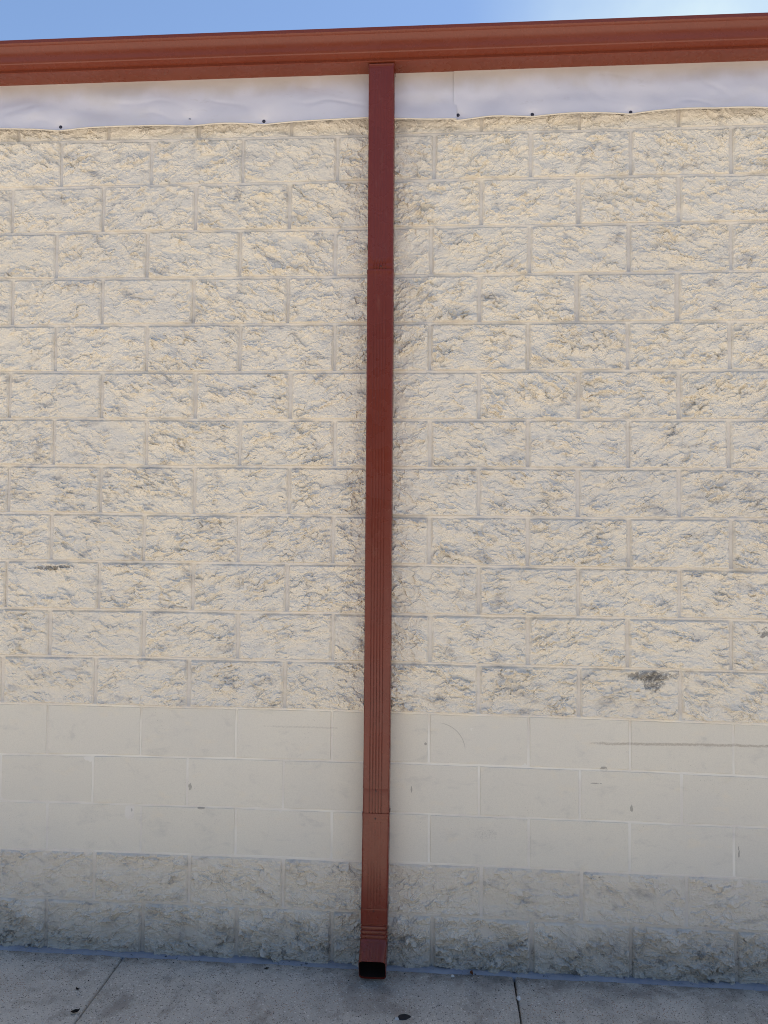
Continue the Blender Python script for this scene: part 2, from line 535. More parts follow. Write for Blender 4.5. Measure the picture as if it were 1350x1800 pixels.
def slab(x0, x1, y0, y1):
    nx, ny = 24, 24
    g = 0.0035
    xs = np.concatenate([[x0 + g], np.linspace(x0 + g + 0.007, x1 - g - 0.007, nx), [x1 - g]])
    ys = np.concatenate([[y0 + g], np.linspace(y0 + g + 0.007, y1 - g - 0.007, ny), [y1 - g]])
    X, Y = np.meshgrid(xs, ys, indexing='ij')
    X = X.copy(); Y = Y.copy()
    Zz = gz(X, Y) + 0.0016 * perlin(X * 2.3, Y * 2.3, 3) + 0.0008 * perlin(X * 9, Y * 9, 4)
    ed = np.zeros_like(X, bool); ed[0] = ed[-1] = True; ed[:, 0] = ed[:, -1] = True
    wob = 0.0022 * perlin(X * 14 + Y * 9, Y * 14 - X * 9, 5)
    X = X + np.where(ed, wob, wob * 0.6); Y = Y + np.where(ed, wob, 0)
    Zz = np.where(ed, Zz - 0.006, Zz)
    n, m = X.shape
    V = np.stack([X, Y, Zz], -1).reshape(-1, 3)
    idx = np.arange(n * m).reshape(n, m)
    q = np.stack([idx[:-1, :-1], idx[1:, :-1], idx[1:, 1:], idx[:-1, 1:]], -1).reshape(-1, 4)
    loop = np.concatenate([idx[:, 0], idx[-1, 1:], idx[-2::-1, -1], idx[0, -2:0:-1]])
    low = V[loop].copy(); low[:, 2] = -0.13
    l2 = np.arange(len(loop)) + len(V)
    sq = np.stack([loop, l2, np.roll(l2, -1), np.roll(loop, -1)], -1)
    me = grid_mesh('slab', np.concatenate([V, low]), np.concatenate([q, sq]), True)
    me.set_sharp_from_angle(angle=R(50))
    o = obj('slab', me, M_CONC, walk)
    o.matrix_parent_inverse = Matrix.Translation((0, 1.6, 0))
    return o


jx = [-4.28, -2.67, -1.062, 0.548, 2.16, 3.77, 5.38]
for a, b_ in zip(jx, jx[1:]):
    slab(a, b_, -1.62, -0.0)
    slab(a, b_, -3.24, -1.62)
slab(-14, -4.28, -3.24, 0.0)
slab(5.38, 14, -3.24, 0.0)
bm = bmesh.new()
bmesh.ops.create_cube(bm, size=1, matrix=Matrix.Translation((0, -1.6, -0.095)) @ Matrix.Diagonal((28, 3.2, 0.07, 1)))
jf = bm_obj('joint_bed', bm, M_JOINT, walk)
jf.matrix_parent_inverse = Matrix.Translation((0, 1.6, 0))
# kerb
prof = [(-3.245, -0.30), (-3.245, -0.055), (-3.26, -0.045), (-3.38, -0.045), (-3.395, -0.06), (-3.405, -0.30)]
bm = loft([[(x, y, z) for y, z in prof] for x in (-14, 14)], True, True, True)
kb = bm_obj('kerb', bm, M_CONC)
tag(kb, 'plain concrete kerb at the outer edge of the sidewalk', None, None, 'structure')

# unseen wood added across the lot: cuts horizon glow, darkens the pipe's reflection
k = NT('added_wood_leaves')
M_ADDED_WOOD = k.fin(k.mix(k.noise(0.8, 3), (0.03, 0.055, 0.02), (0.08, 0.11, 0.045)), 0.7, 0.2)
nq = 9000
cx = RNG.uniform(-95, 95, 120); cy = RNG.uniform(-48, -34, 120); cr = RNG.uniform(3.2, 5.5, 120); chh = RNG.uniform(9, 17, 120)
pick = RNG.integers(0, 120, nq)
u = RNG.normal(size=(nq, 3)); u /= np.linalg.norm(u, axis=1)[:, None]
rr_ = RNG.uniform(0.55, 1.0, nq)[:, None]
cen = np.stack([cx[pick], cy[pick], chh[pick] * 0.52], -1) + u * rr_ * np.stack([cr[pick], cr[pick], chh[pick] * 0.48], -1)
e1 = RNG.normal(size=(nq, 3)); e1 /= np.linalg.norm(e1, axis=1)[:, None]
e2 = np.cross(e1, RNG.normal(size=(nq, 3))); e2 /= np.linalg.norm(e2, axis=1)[:, None]
sz = RNG.uniform(0.5, 1.1, nq)[:, None]
V = np.stack([cen - e1 * sz - e2 * sz * 0.6, cen + e1 * sz - e2 * sz * 0.6, cen + e1 * sz + e2 * sz * 0.6, cen - e1 * sz + e2 * sz * 0.6], 1).reshape(-1, 3)
o = obj('added_woodland', grid_mesh('added_woodland', V, np.arange(nq * 4).reshape(nq, 4)), M_ADDED_WOOD)
tag(o, 'unseen dark green wood added across the lot to cut the horizon glow', None, None, 'stuff')

# ------------------------------------------------------------------ building: wall of blocks
bld = empty('building', (0, 0, 0))
tag(bld, 'cream painted wall of split-face and smooth concrete blocks behind the red downspout', 'building')

# measured bed joints: z = a + b x + c x^2 of joint line k
BED = [(-0.03, -0.006, 0.0),
       (0.2014, -0.0056, -0.0026), (0.4067, -0.0045, -0.0036), (0.6071, -0.0033, -0.0025), (0.8121, -0.0023, -0.0047),
       (1.0187, -0.0045, -0.0027), (1.2231, -0.0034, -0.002), (1.4234, -0.0014, -0.0004), (1.6283, -0.0029, -0.001),
       (1.8308, -0.002, 0.0003), (2.0349, -0.0037, 0.0), (2.2349, -0.0038, 0.001), (2.4389, -0.0028, 0.0009),
       (2.6423, -0.0048, 0.0005), (2.845, -0.0028, 0.0018), (3.0504, -0.0029, 0.0005), (3.2526, -0.0039, -0.0004),
       (3.4497, -0.0046, 0.0015), (3.6532, -0.0046, 0.0)]
# measured offsets of the head joints of courses 1..17 (8 per odd course, 7 or 6 per even course)
HEAD = {1: [0.0111, 0.0222, 0.0166, 0.009, 0.0152, 0.0121, 0.0014, 0.005], 2: [0.012, 0.0143, 0.0075, 0.0111, 0.0096, 0.0173],
        3: [0.0066, 0.0071, 0.0057, 0.0048, 0.0007, -0.0004, -0.0044, 0.0002], 4: [-0.0016, 0.0001, 0.0023, 0.0002, 0.0015, -0.0009],
        5: [-0.0032, -0.0008, 0.002, 0.0004, -0.0018, -0.0012, -0.0011, 0.0008], 6: [-0.002, -0.0005, -0.0008, 0.0036, -0.0038, -0.0016, -0.0035],
        7: [-0.0001, 0.0038, 0.0048, -0.0, -0.001, -0.0052, -0.0093, -0.0067], 8: [0.0053, 0.0084, 0.0095, 0.0089, -0.0043, -0.0052, -0.0062],
        9: [-0.0034, -0.0015, -0.0003, -0.0021, -0.0071, -0.006, -0.006, -0.004], 10: [0.0051, 0.0072, 0.0101, 0.0111, -0.0057, -0.0074, -0.0043],
        11: [-0.0015, 0.0007, 0.0011, -0.0003, -0.0061, -0.0068, -0.0074, -0.0103], 12: [-0.0001, 0.0037, 0.0083, 0.0109, -0.0052, -0.005, -0.0046],
        13: [-0.0044, -0.0045, -0.0049, -0.0046, -0.0086, -0.0076, -0.0074, -0.0043], 14: [0.0025, -0.0033, -0.006, -0.004, -0.0069, -0.0105, -0.0096],
        15: [-0.0102, -0.0097, -0.0108, -0.0064, -0.0064, -0.0025, -0.0018, 0.0041], 16: [-0.0111, -0.0058, -0.0054, -0.0017, -0.0014, -0.0034, -0.0023],
        17: [0.0036, 0.0004, -0.0043, -0.0008, 0.0032, 0.0027, 0.0071, 0.0068], 18: [0.01, 0.01, 0.004, 0.003, 0.0, 0.0, 0.0]}
PITCH = 0.4064


def bed(k, x):
    a, b_, c_ = BED[k]
    xx = np.clip(x, -1.8, 1.8)
    return a + b_ * xx + c_ * xx * xx + 0.0016 * perlin(x * 1.9 + k * 3.1, x * 0 + k * 7.7, 6)


def heads(c):
    off = HEAD[c]
    if c % 2:
        xs = [-1.4224 + PITCH * i for i in range(8)]
    elif len(off) == 7:
        xs = [-1.6256, -1.2192, -0.8128, -0.4064, 0.4064, 0.8128, 1.2192]
    else:
        xs = [-1.2192, -0.8128, -0.4064, 0.4064, 0.8128, 1.2192]
    d = {round(x / (PITCH / 2)): x + o for x, o in zip(xs, off)}
    out = []
    for h in range(-15, 16):
        if (h % 2 == 1) == (c % 2 == 1):
            out.append(d.get(h, h * PITCH / 2 + random.uniform(-0.003, 0.003)))
    return out


def block_mesh(c, xl, xr, s, kind, fine):
    gv, gh = ((0.0060, 0.0048) if c < 3 else (0.0066, 0.0048)) if kind == 'split' else (0.0038, 0.0036)
    gv *= random.uniform(0.8, 1.25); gh *= random.uniform(0.8, 1.2)
    if kind == 'split':
        nx, nz = (108, 56) if fine else (40, 20)
    else:
        nx, nz = 22, 12
    sx = np.linspace(0, 1, nx + 1); sz = np.linspace(0, 1, nz + 1)
    if kind == 'smooth':          # tight arris rows
        e = 0.006
        sx = np.concatenate([[0, e], np.linspace(0, 1, nx + 1)[1:-1], [1 - e, 1]])
        sz = np.concatenate([[0, 2 * e], np.linspace(0, 1, nz + 1)[1:-1], [1 - 2 * e, 1]])
    U, T = np.meshgrid(sx, sz, indexing='ij')
    X = xl + gv + (xr - xl - 2 * gv) * U
    zl = bed(c - 1, X) + gh; zu = bed(c, X) - gh
    Z = zl + (zu - zl) * T
    wdt = xr - xl - 2 * gv; hgt = float(np.mean(zu - zl))
    ex = np.minimum(U, 1 - U) * wdt; ez = np.minimum(T, 1 - T) * hgt
    if kind == 'split':
        rough = {1: 1.25, 2: 0.85, 18: 0.8}.get(c, 1.0) * random.uniform(0.65, 1.15)
        rel = split_relief(X - xl, Z - BED[c - 1][0], s, rough)
        ezt = (1 - T) * hgt; ezb = T * hgt
        jx_ = 0.9 + 0.4 * perlin(Z * 40, X * 0 + s, 7); jz_ = 1 + 0.6 * perlin(X * 40, Z * 0 + s, 8)
        f = sstep(ex / (0.011 * jx_) + 0.12) * sstep(ezt / (0.008 * jz_) + 0.15) * sstep(ezb / (0.006 * jz_) + 0.3)
        base = {18: 0.009, 2: 0.0105, 1: 0.0115}.get(c, 0.0140) + random.uniform(-0.002, 0.002) + (0.006 * (1 - T) if c == 1 else 0)
        D = 0.0035 + (base - 0.0035 + rel) * f
        D = np.maximum(D, 0.0015)
        fr = np.clip(1 - np.minimum(ex, ez) / 0.012, 0, 1)
        X = X + 0.0016 * perlin(X * 60, Z * 60, 9) * (1.2 - 0.8 * fr)
        Z = Z + 0.0014 * perlin(X * 60 + 4, Z * 60, 10) * (1.2 - 0.8 * fr)
    else:
        tilt = random.uniform(-0.0012, 0.0012)
        D = 0.0054 + random.uniform(-0.0008, 0.0008) + tilt * (U - 0.5) + 0.0006 * perlin(X * 8, Z * 8, s)
        onb = (ex < 1e-6) | (ez < 1e-6)
        D = np.where(onb, D - 0.0022 - 0.001 * np.abs(perlin(X * 30, Z * 30, s)), D)
    n, m = X.shape
    V = np.stack([X, -D, Z], -1).reshape(-1, 3)
    idx = np.arange(n * m).reshape(n, m)
    q = np.stack([idx[:-1, :-1], idx[1:, :-1], idx[1:, 1:], idx[:-1, 1:]], -1).reshape(-1, 4)
    loop = np.concatenate([idx[:, 0], idx[-1, 1:], idx[-2::-1, -1], idx[0, -2:0:-1]])
    back = V[loop].copy(); back[:, 1] = 0.02
    l2 = np.arange(len(loop)) + len(V)
    sq = np.stack([loop, l2, np.roll(l2, -1), np.roll(loop, -1)], -1)
    me = grid_mesh('block', np.concatenate([V, back]), np.concatenate([q, sq]), kind == 'smooth')
    if kind == 'smooth':
        me.set_sharp_from_angle(angle=R(30))
    return me


s = 0
for c in range(1, 19):
    kind = 'smooth' if c in (3, 4, 5) else 'split'
    hs = heads(c)
    for xl, xr in zip(hs, hs[1:]):
        s += 1
        fine = xr > -1.85 and xl < 1.75
        me = block_mesh(c, xl, xr, s, kind, fine)
        obj('block', me, M_SPLIT if kind == 'split' else M_SMOOTH, bld)

# mortar: one bed behind the block faces, hollowed a little and uneven
nx = 520
xs = np.linspace(-3.3, 3.3, nx)
rows = []                                # (bed joint, offset or share of the course, depth)
for kk in range(0, 19):
    sm = kk in (3, 4)
    hi, lo = (0.0034, 0.0022) if sm else ((0.0046, 0.0026) if kk in (1, 2) else (0.0066, 0.0026))
    mid = 0.0030 if kk in (2, 3, 4) else (0.0014 if kk < 2 else 0.0006)
    rows += [(kk, -0.0090, mid), (kk, -0.0055, lo), (kk, 0.0, (hi + lo) / 2), (kk, 0.0050, hi), (kk, 0.0085, mid), (kk, 0.05, mid), (kk, 0.10, mid), (kk, 0.15, mid)]
nz = len(rows)
X = np.repeat(xs[:, None], nz, 1)
Z = np.stack([bed(kk, xs) + off for kk, off, _ in rows], 1)
D = np.repeat(np.array([r_[2] for r_ in rows])[None, :], nx, 0)
D = D + 0.0007 + 0.0012 * perlin(X * 6, Z * 6, 12) + 0.0009 * perlin(X * 28, Z * 28, 13)
V = np.stack([X, -D, Z], -1).reshape(-1, 3)
idx = np.arange(nx * nz).reshape(nx, nz)
q = np.stack([idx[:-1, :-1], idx[1:, :-1], idx[1:, 1:], idx[:-1, 1:]], -1).reshape(-1, 4)
obj('mortar', grid_mesh('mortar', V, q, True), M_MORTAR, bld)


def box(name, x0, x1, y0, y1, z0, z1, mat, parent):
    bm = bmesh.new()
    bmesh.ops.create_cube(bm, size=1, matrix=Matrix.Translation(((x0 + x1) / 2, (y0 + y1) / 2, (z0 + z1) / 2)) @ Matrix.Diagonal((x1 - x0, y1 - y0, z1 - z0, 1)))
    return bm_obj(name, bm, mat, parent)


box('wall_core', -12, 12, 0.012, 0.20, -0.2, 3.80, M_MORTAR, bld)
box('side_wall', -12, -11.8, 0.2, 9, -0.2, 3.80, M_MORTAR, bld)
box('side_wall', 11.8, 12, 0.2, 9, -0.2, 3.80, M_MORTAR, bld)
box('rear_wall', -11.8, 11.8, 8.8, 9, -0.2, 3.80, M_MORTAR, bld)
bm = loft([[(x, -0.03, 3.835), (x, 9.1, 4.05), (x, 9.1, 4.00), (x, -0.015, 3.805)] for x in (-12.1, 12.1)], True, True, True)
bm_obj('roof', bm, M_SOFF, bld)

# ------------------------------------------------------------------ gutter
gut = empty('gutter', (0, -0.1, 3.7))
tag(gut, 'long red-brown metal gutter along the eave above the white flashing', 'gutter')


def gut_obj(name, pts, mat, x0=-12, x1=12, smooth=16, wave=0.0012):
    xs = np.concatenate([[x0, -6], np.linspace(-3.2, 3.2, 70), [6, x1]])
    rings = []
    for x in xs:
        a = wave * float(perlin(np.array([x * 1.3]), np.array([0.3]), 20)[0]); b_ = wave * float(perlin(np.array([x * 1.1]), np.array([5.3]), 21)[0])
        rings.append([(x, y + a, z + b_) for y, z in pts])
    bm = loft(rings, False)
    o = bm_obj(name, bm, mat, gut, smooth)
    o.matrix_parent_inverse = Matrix.Translation((0, 0.1, -3.7))
    return o


trough = [(-0.0175, 3.832), (-0.0175, 3.708), (-0.0205, 3.7065), (-0.1045, 3.7115), (-0.1075, 3.7135), (-0.1040, 3.7265),
          (-0.1095, 3.7285), (-0.1250, 3.7375), (-0.1278, 3.7410), (-0.1292, 3.7460), (-0.1303, 3.7540), (-0.1316, 3.7630),
          (-0.1335, 3.7730), (-0.1368, 3.7840), (-0.1418, 3.7940), (-0.1485, 3.8020), (-0.1560, 3.8065), (-0.1585, 3.8090),
          (-0.1572, 3.8240), (-0.1500, 3.8243), (-0.1490, 3.8150)]
inner = [(y + 0.0012, z + 0.001) for y, z in trough]
gut_obj('trough', trough + inner[::-1] + [trough[0]], M_GUT)
bm = bmesh.new()
for x in np.arange(-5.85, 6, 0.9):
    bmesh.ops.create_cube(bm, size=1, matrix=Matrix.Translation((x, -0.085, 3.817)) @ Matrix.Diagonal((0.022, 0.125, 0.003, 1)))
hg = bm_obj('hanger', bm, M_GUT, gut)
hg.matrix_parent_inverse = Matrix.Translation((0, 0.1, -3.7))

# ------------------------------------------------------------------ flashing
def screw(parent, loc, r, mat, inv, axis=(0, -1, 0)):
    """pan head with washer, facing axis"""
    prof = [(1.35, 0.0), (1.35, 0.18), (1.0, 0.22), (0.98, 0.45), (0.8, 0.62), (0.45, 0.70), (0.0, 0.72)]
    n = 12
    bm = bmesh.new()
    rg = []
    for pr, ph in prof[:-1]:
        rg.append([bm.verts.new((pr * r * math.cos(2 * math.pi * i / n), pr * r * math.sin(2 * math.pi * i / n), ph * r)) for i in range(n)])
    for a, b_ in zip(rg, rg[1:]):
        for i in range(n):
            bm.faces.new((a[i], a[(i + 1) % n], b_[(i + 1) % n], b_[i]))
    bm.faces.new(rg[-1])
    o = bm_obj('screw', bm, mat, parent, 35)
    o.matrix_parent_inverse = inv
    q = Vector(axis).to_track_quat('Z', 'Y')
    o.matrix_basis = Matrix.Translation(loc) @ q.to_matrix().to_4x4()
    return o


def flashing(label, x0, x1, yoff, bottom, screws):
    nx = int((x1 - x0) / 0.011); nz = 46
    xs = np.linspace(x0, x1, nx); tt = np.linspace(0, 1, nz)
    X, T = np.meshgrid(xs, tt, indexing='ij')
    zb = np.interp(X, [p[0] for p in bottom], [p[1] for p in bottom])
    zb = zb + 0.0016 * perlin(X * 4, X * 0, 30)
    zt = 3.716
    Z = zt + (zb - zt) * T
    Y = -0.0255 - 0.029 * T ** 1.7                  # leans out towards its free edge
    bul = 0.0135 * perlin(X * 3.1, Z * 6, 31) + 0.0070 * perlin(X * 7.5, Z * 10, 32) + 0.0012 * perlin(X * 22, Z * 22, 35)
    bul = bul - 0.0034 * np.clip(1 - 6 * np.abs(perlin(X * 4 + Z * 6, Z * 5 - X * 2.2, 36)), 0, 1) * sstep(perlin(X * 2.5, Z * 3, 37) + 0.3)
    Y = Y - (bul + 0.001) * np.sin(np.clip(T, 0, 1) * math.pi * 0.5) * (1 - 0.65 * sstep((T - 0.55) / 0.45))
    Y = Y - 0.004 * T * perlin(X * 2.2, X * 0 + 3, 34)
    Y = np.minimum(Y, -0.0205)
    scr = []
    for sx_, sz_ in screws:
        d2 = ((X - sx_) / 0.095) ** 2 + ((Z - sz_) / 0.075) ** 2
        d3 = ((X - sx_) / 0.022) ** 2 + ((Z - sz_) / 0.018) ** 2
        tgt = -0.0310
        f = np.exp(-d2) * 0.75 + np.exp(-d3) * 0.25
        Y = Y + (tgt - Y) * np.clip(f, 0, 1)
        i = np.argmin(((X - sx_) ** 2 + (Z - sz_) ** 2).ravel())
        scr.append((sx_, Y.ravel()[i] - 0.0008, sz_))
    Y = Y - yoff
    n, m = X.shape
    # free edge kicks out in a small drip hem
    hem = [(0.0030, -0.0008), (0.0036, -0.0032), (0.0012, -0.0056)]
    V = [np.stack([X, Y, Z], -1)]
    for hy, hz in hem:
        V.append(np.stack([X[:, -1:], Y[:, -1:] - hy, Z[:, -1:] + hz], -1))
    G = np.concatenate(V, 1)
    back = G.copy(); back[:, :, 1] += 0.0009
    n, m = G.shape[:2]
    idx = np.arange(n * m).reshape(n, m)
    q = np.stack([idx[:-1, :-1], idx[:-1, 1:], idx[1:, 1:], idx[1:, :-1]], -1).reshape(-1, 4)
    ib = idx + n * m
    qb = np.stack([ib[:-1, :-1], ib[1:, :-1], ib[1:, 1:], ib[:-1, 1:]], -1).reshape(-1, 4)
    loop = np.concatenate([idx[:, 0], idx[-1, 1:], idx[-2::-1, -1], idx[0, -2:0:-1]])
    lb = loop + n * m
    sq = np.stack([loop, lb, np.roll(lb, -1), np.roll(loop, -1)], -1)
    me = grid_mesh('metal_flashing', np.concatenate([G.reshape(-1, 3), back.reshape(-1, 3)]), np.concatenate([q, qb, sq]), True)
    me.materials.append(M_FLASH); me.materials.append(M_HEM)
    mi = np.zeros(len(me.polygons), np.int32)
    mi[:(n - 1) * (m - 1)].reshape(n - 1, m - 1)[:, -3:] = 1
    me.polygons.foreach_set('material_index', mi)
    bm = bmesh.new(); bm.from_mesh(me)
    bmesh.ops.recalc_face_normals(bm, faces=bm.faces)
    bm.to_mesh(me); bm.free()
    me.set_sharp_from_angle(angle=R(40))
    o = obj('metal_flashing', me, None)
    tag(o, label, 'flashing', 'white flashing sheets under the gutter')
    for i, l in enumerate(scr):
        l = (l[0], l[1] - yoff, l[2])
        pale = (abs(l[0] + 0.8415) < 0.01)
        screw(o, l, 0.0036 if pale else 0.0054, M_SCREW_PALE if pale else M_SCREW, Matrix())
    return o


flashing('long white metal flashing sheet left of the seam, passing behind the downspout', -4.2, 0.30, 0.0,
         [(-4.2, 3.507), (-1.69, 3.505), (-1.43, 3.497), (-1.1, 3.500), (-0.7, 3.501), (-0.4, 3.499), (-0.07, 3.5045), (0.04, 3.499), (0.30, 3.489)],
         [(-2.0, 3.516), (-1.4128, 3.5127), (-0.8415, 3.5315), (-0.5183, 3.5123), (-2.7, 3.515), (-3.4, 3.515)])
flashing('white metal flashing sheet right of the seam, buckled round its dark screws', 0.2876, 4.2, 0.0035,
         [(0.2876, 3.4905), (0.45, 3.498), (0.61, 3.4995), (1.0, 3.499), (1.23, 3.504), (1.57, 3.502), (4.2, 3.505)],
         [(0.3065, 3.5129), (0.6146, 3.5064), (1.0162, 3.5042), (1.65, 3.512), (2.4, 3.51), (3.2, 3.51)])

# ------------------------------------------------------------------ downspout
PX = -0.0105
dsp = empty('downspout', (PX, -0.06, 0))
tag(dsp, 'red-brown fluted rectangular downspout fixed to the block wall', 'downspout')
DINV = Matrix.Translation((-PX, 0.06, 0))


def section(wd, yf, yb, rad=0.010, flutes=True, depth=0.0016):
    """closed outline (x, y) of a fluted rectangular pipe; front is -y"""
    h = wd / 2
    pts = []
    def arc(cx, cy, a0, a1, n=5):
        for i in range(n + 1):
            a = R(a0 + (a1 - a0) * i / n)
            pts.append((cx + rad * math.cos(a), cy + rad * math.sin(a)))
    arc(-h + rad, yf + rad, 180, 270)
    for fx in (-0.0262, -0.0142, -0.0020, 0.0100, 0.0220):
        d = depth if flutes else 0.0
        fx *= wd / 0.107
        pts.extend([(fx - 0.0024, yf), (fx - 0.0012, yf + d), (fx + 0.0012, yf + d), (fx + 0.0024, yf)])
    arc(h - rad, yf + rad, 270, 360)
    for fy in (0.35, 0.5, 0.65):
        y = yf + (yb - yf) * fy
        d = depth if flutes else 0.0
        pts.extend([(h, y - 0.0022), (h - d, y), (h, y + 0.0022)])
    arc(h - rad, yb - rad, 0, 90)
    arc(-h + rad, yb - rad, 90, 180)
    for fy in (0.65, 0.5, 0.35):
        y = yf + (yb - yf) * fy
        d = depth if flutes else 0.0
        pts.extend([(-h, y + 0.0022), (-h + d, y), (-h, y - 0.0022)])
    return pts


def pipe_x(z):
    return float(np.interp(z, [0.0, 0.25, 0.63, 1.06, 2.0, 2.85, 3.70], [-0.0146, -0.0130, -0.0095, -0.0078, -0.0090, -0.0100, -0.0122])) - 0.0


def pipe(name, z0, z1, wd0, wd1, rows=None, yb=-0.022, parent=dsp):
    """z0 bottom, z1 top; rows: list of (z, extra width, flutes depth)"""
    if rows is None:
        rows = [(z0, 0, .0016), (z1, 0, .0016)]
    rings = []
    for z, ex, dp in rows:
        t = (z - z0) / (z1 - z0)
        wd = wd0 + (wd1 - wd0) * t + ex
        wob = 0.0006 * math.sin(z * 5.1)
        rings.append([(pipe_x(z) + x, y + wob * 0.5, z) for x, y in section(wd, -0.1 - ex / 2, yb + ex / 4, 0.009, True, dp)])
    # wall thickness: inner skin
    inn = [[(pipe_x(r[0][2]) * 0 + p[0] * 0.985 + 0.015 * PX, (p[1] + 0.061) * 0.975 - 0.061, p[2]) for p in r] for r in (rings[-1], rings[0])]
    bm = loft(rings + inn + [rings[0]], True)
    o = bm_obj(name, bm, M_RED, parent, 40)
    o.matrix_parent_inverse = DINV
    return o


def seg_rows(z0, z1, top_crimp=False, bot_crimp=False, n=26):
    rows = []
    zz = np.linspace(z0, z1, n)
    for z in zz:
        rows.append((float(z), 0.0, 0.0016))
    return rows


# outlet collar under the gutter
rows = [(3.690, 0.0015, 0.0), (3.701, 0.0015, 0.0), (3.7025, 0.004, 0.0), (3.7045, 0.004, 0.0)]
pipe('outlet_collar', 3.690, 3.7045, 0.1075, 0.1075, rows)
# upper pipe: tapers into the one below, crimp line above the seam
rows = [(2.800, -0.004, 0.0030), (2.842, -0.0030, 0.0030), (2.852, -0.0004, 0.0030), (2.857, 0.0, 0.0012), (2.8655, 0.0, 0.0012), (2.867, -0.0006, 0.0026), (2.8685, 0.0, 0.0012)] + \
    [(z, 0.0, 0.0010) for z in np.linspace(2.90, 3.66, 16)] + [(3.675, 0, 0.0010), (3.684, 0.0, 0.0)] + [(3.6925, 0.0, 0.0)]
pipe('upper_pipe', 2.800, 3.6925, 0.1065, 0.1065, rows)
# middle pipe slips over it
rows = [(0.733, 0.0, 0.0030), (0.736, 0.0005, 0.0030)] + [(z, 0.0, float(np.interp(z, [1.0, 1.9], [0.0030, 0.0011]))) for z in np.linspace(0.75, 2.815, 34)] + \
    [(2.825, 0.0002, 0.0012), (2.834, 0.0022, 0.0004), (2.842, 0.0028, 0.0), (2.8435, 0.0020, 0.0)]
pipe('middle_pipe', 0.733, 2.8435, 0.1065, 0.1082, rows)
# short coupling
rows = [(0.600, -0.004, 0.0030), (0.632, -0.0022, 0.0030), (0.641, -0.0008, 0.0030), (0.66, -0.0008, 0.0030), (0.70, -0.0008, 0.0030), (0.7285, -0.0006, 0.0030), (0.7315, -0.0022, 0.0028), (0.745, -0.0024, 0.0030)]
pipe('coupling', 0.600, 0.745, 0.1065, 0.1065, rows)
# lower pipe with a plain collar
rows = [(0.240, -0.001, 0.0008), (0.256, -0.001, 0.0006), (0.2595, -0.001, 0.0034), (0.264, -0.001, 0.0034), (0.30, 0, 0.0034), (0.40, 0, 0.0034), (0.50, 0, 0.0034), (0.586, 0.0, 0.0034), (0.5945, 0.0, 0.0034), (0.5975, 0.0, 0.0034), (0.6005, 0, 0.0), (0.606, 0.0006, 0.0),
        (0.622, 0.0016, 0.0), (0.6335, 0.0026, 0.0), (0.6355, 0.0016, 0.0)]
pipe('lower_pipe', 0.240, 0.6355, 0.1072, 0.1080, rows)

# elbow at the foot: stations given by a front and a back point
st = [((-0.1005, 0.2580), (-0.0205, 0.2580), 0.1088, 0.0), ((-0.1010, 0.2535), (-0.0200, 0.2530), 0.1092, 0.0), ((-0.1005, 0.2480), (-0.0205, 0.2440), 0.1080, 0.0004)]
zf0, zb0 = 0.193, 0.165
st.append(((-0.1000, zf0 + 0.012), (-0.0210, zb0 + 0.03), 0.1080, 0.0006))
for i in range(4):                      # crimped pleats
    zf = zf0 - i * 0.0165; zb = zb0 - i * 0.0135
    fo = -0.1000 - i * 0.0018; bo = -0.0210 - i * 0.001
    st += [((fo, zf + 0.0045), (bo, zb + 0.003), 0.1082, 0.0), ((fo + 0.0042, zf + 0.0012), (bo - 0.003, zb + 0.001), 0.1030, 0.0), ((fo + 0.0040, zf - 0.0015), (bo - 0.003, zb - 0.001), 0.1030, 0.0),
           ((fo - 0.0010, zf - 0.0050), (bo, zb - 0.004), 0.1084, 0.0)]
st += [((-0.1090, 0.1290), (-0.0280, 0.0980), 0.1078, 0.0), ((-0.1240, 0.1190), (-0.0480, 0.0620), 0.1072, 0.0008), ((-0.1500, 0.1020), (-0.0900, 0.0250), 0.1068, 0.0008), ((-0.1720, 0.0885), (-0.1270, -0.0020), 0.1066, 0.0)]


def st_ring(F, B, wd, dp, grow=0.0, rad=0.010):
    L = math.hypot(B[0] - F[0], B[1] - F[1])
    ax = ((B[0] - F[0]) / L, (B[1] - F[1]) / L)
    sec = section(wd + grow, -grow / 2, L + grow / 2, rad, True, dp)
    zc = (F[1] + B[1]) / 2
    return [(pipe_x(zc) + x, F[0] + ax[0] * y, F[1] + ax[1] * y) for x, y in sec]


RAD = [0.010] * (len(st) - 3) + [0.012, 0.015, 0.018]
rings = [st_ring(*q, 0.0, r_) for q, r_ in zip(st, RAD)]
lip = st_ring((-0.1668, 0.0905), (-0.1215, 0.0016), 0.1066, 0.0, -0.0032, 0.017)
bm = loft(rings + [st_ring(*st[-1], -0.0026, 0.017), lip], True)
eb = bm_obj('elbow', bm, M_RED, dsp, 40)
eb.matrix_parent_inverse = DINV
irings = [st_ring(q[0], q[1], q[2], q[3], -0.0030, r_) for q, r_ in zip(st[-3:], RAD[-3:])]
irings = [lip] + irings[::-1][1:] + [st_ring((-0.088, 0.115), (-0.036, 0.085), 0.0960, 0, -0.001)]
bm = loft(irings, True, False, True)
il = bm_obj('elbow_lining', bm, M_INNER, eb)  # inner skin of the outlet, its shade put into the colour
il.matrix_parent_inverse = Matrix()

for (x, z, r, dy) in ((0.002, 2.8555, 0.0030, 0.0), (-0.001, 0.7230, 0.0032, 0.0004), (-0.0015, 0.6150, 0.0030, 0.0008), (-0.0015, 0.2490, 0.0028, 0.0008)):
    screw(dsp, (pipe_x(z) + x, -0.1002 - dy, z), r, M_SCREW_RED, DINV)

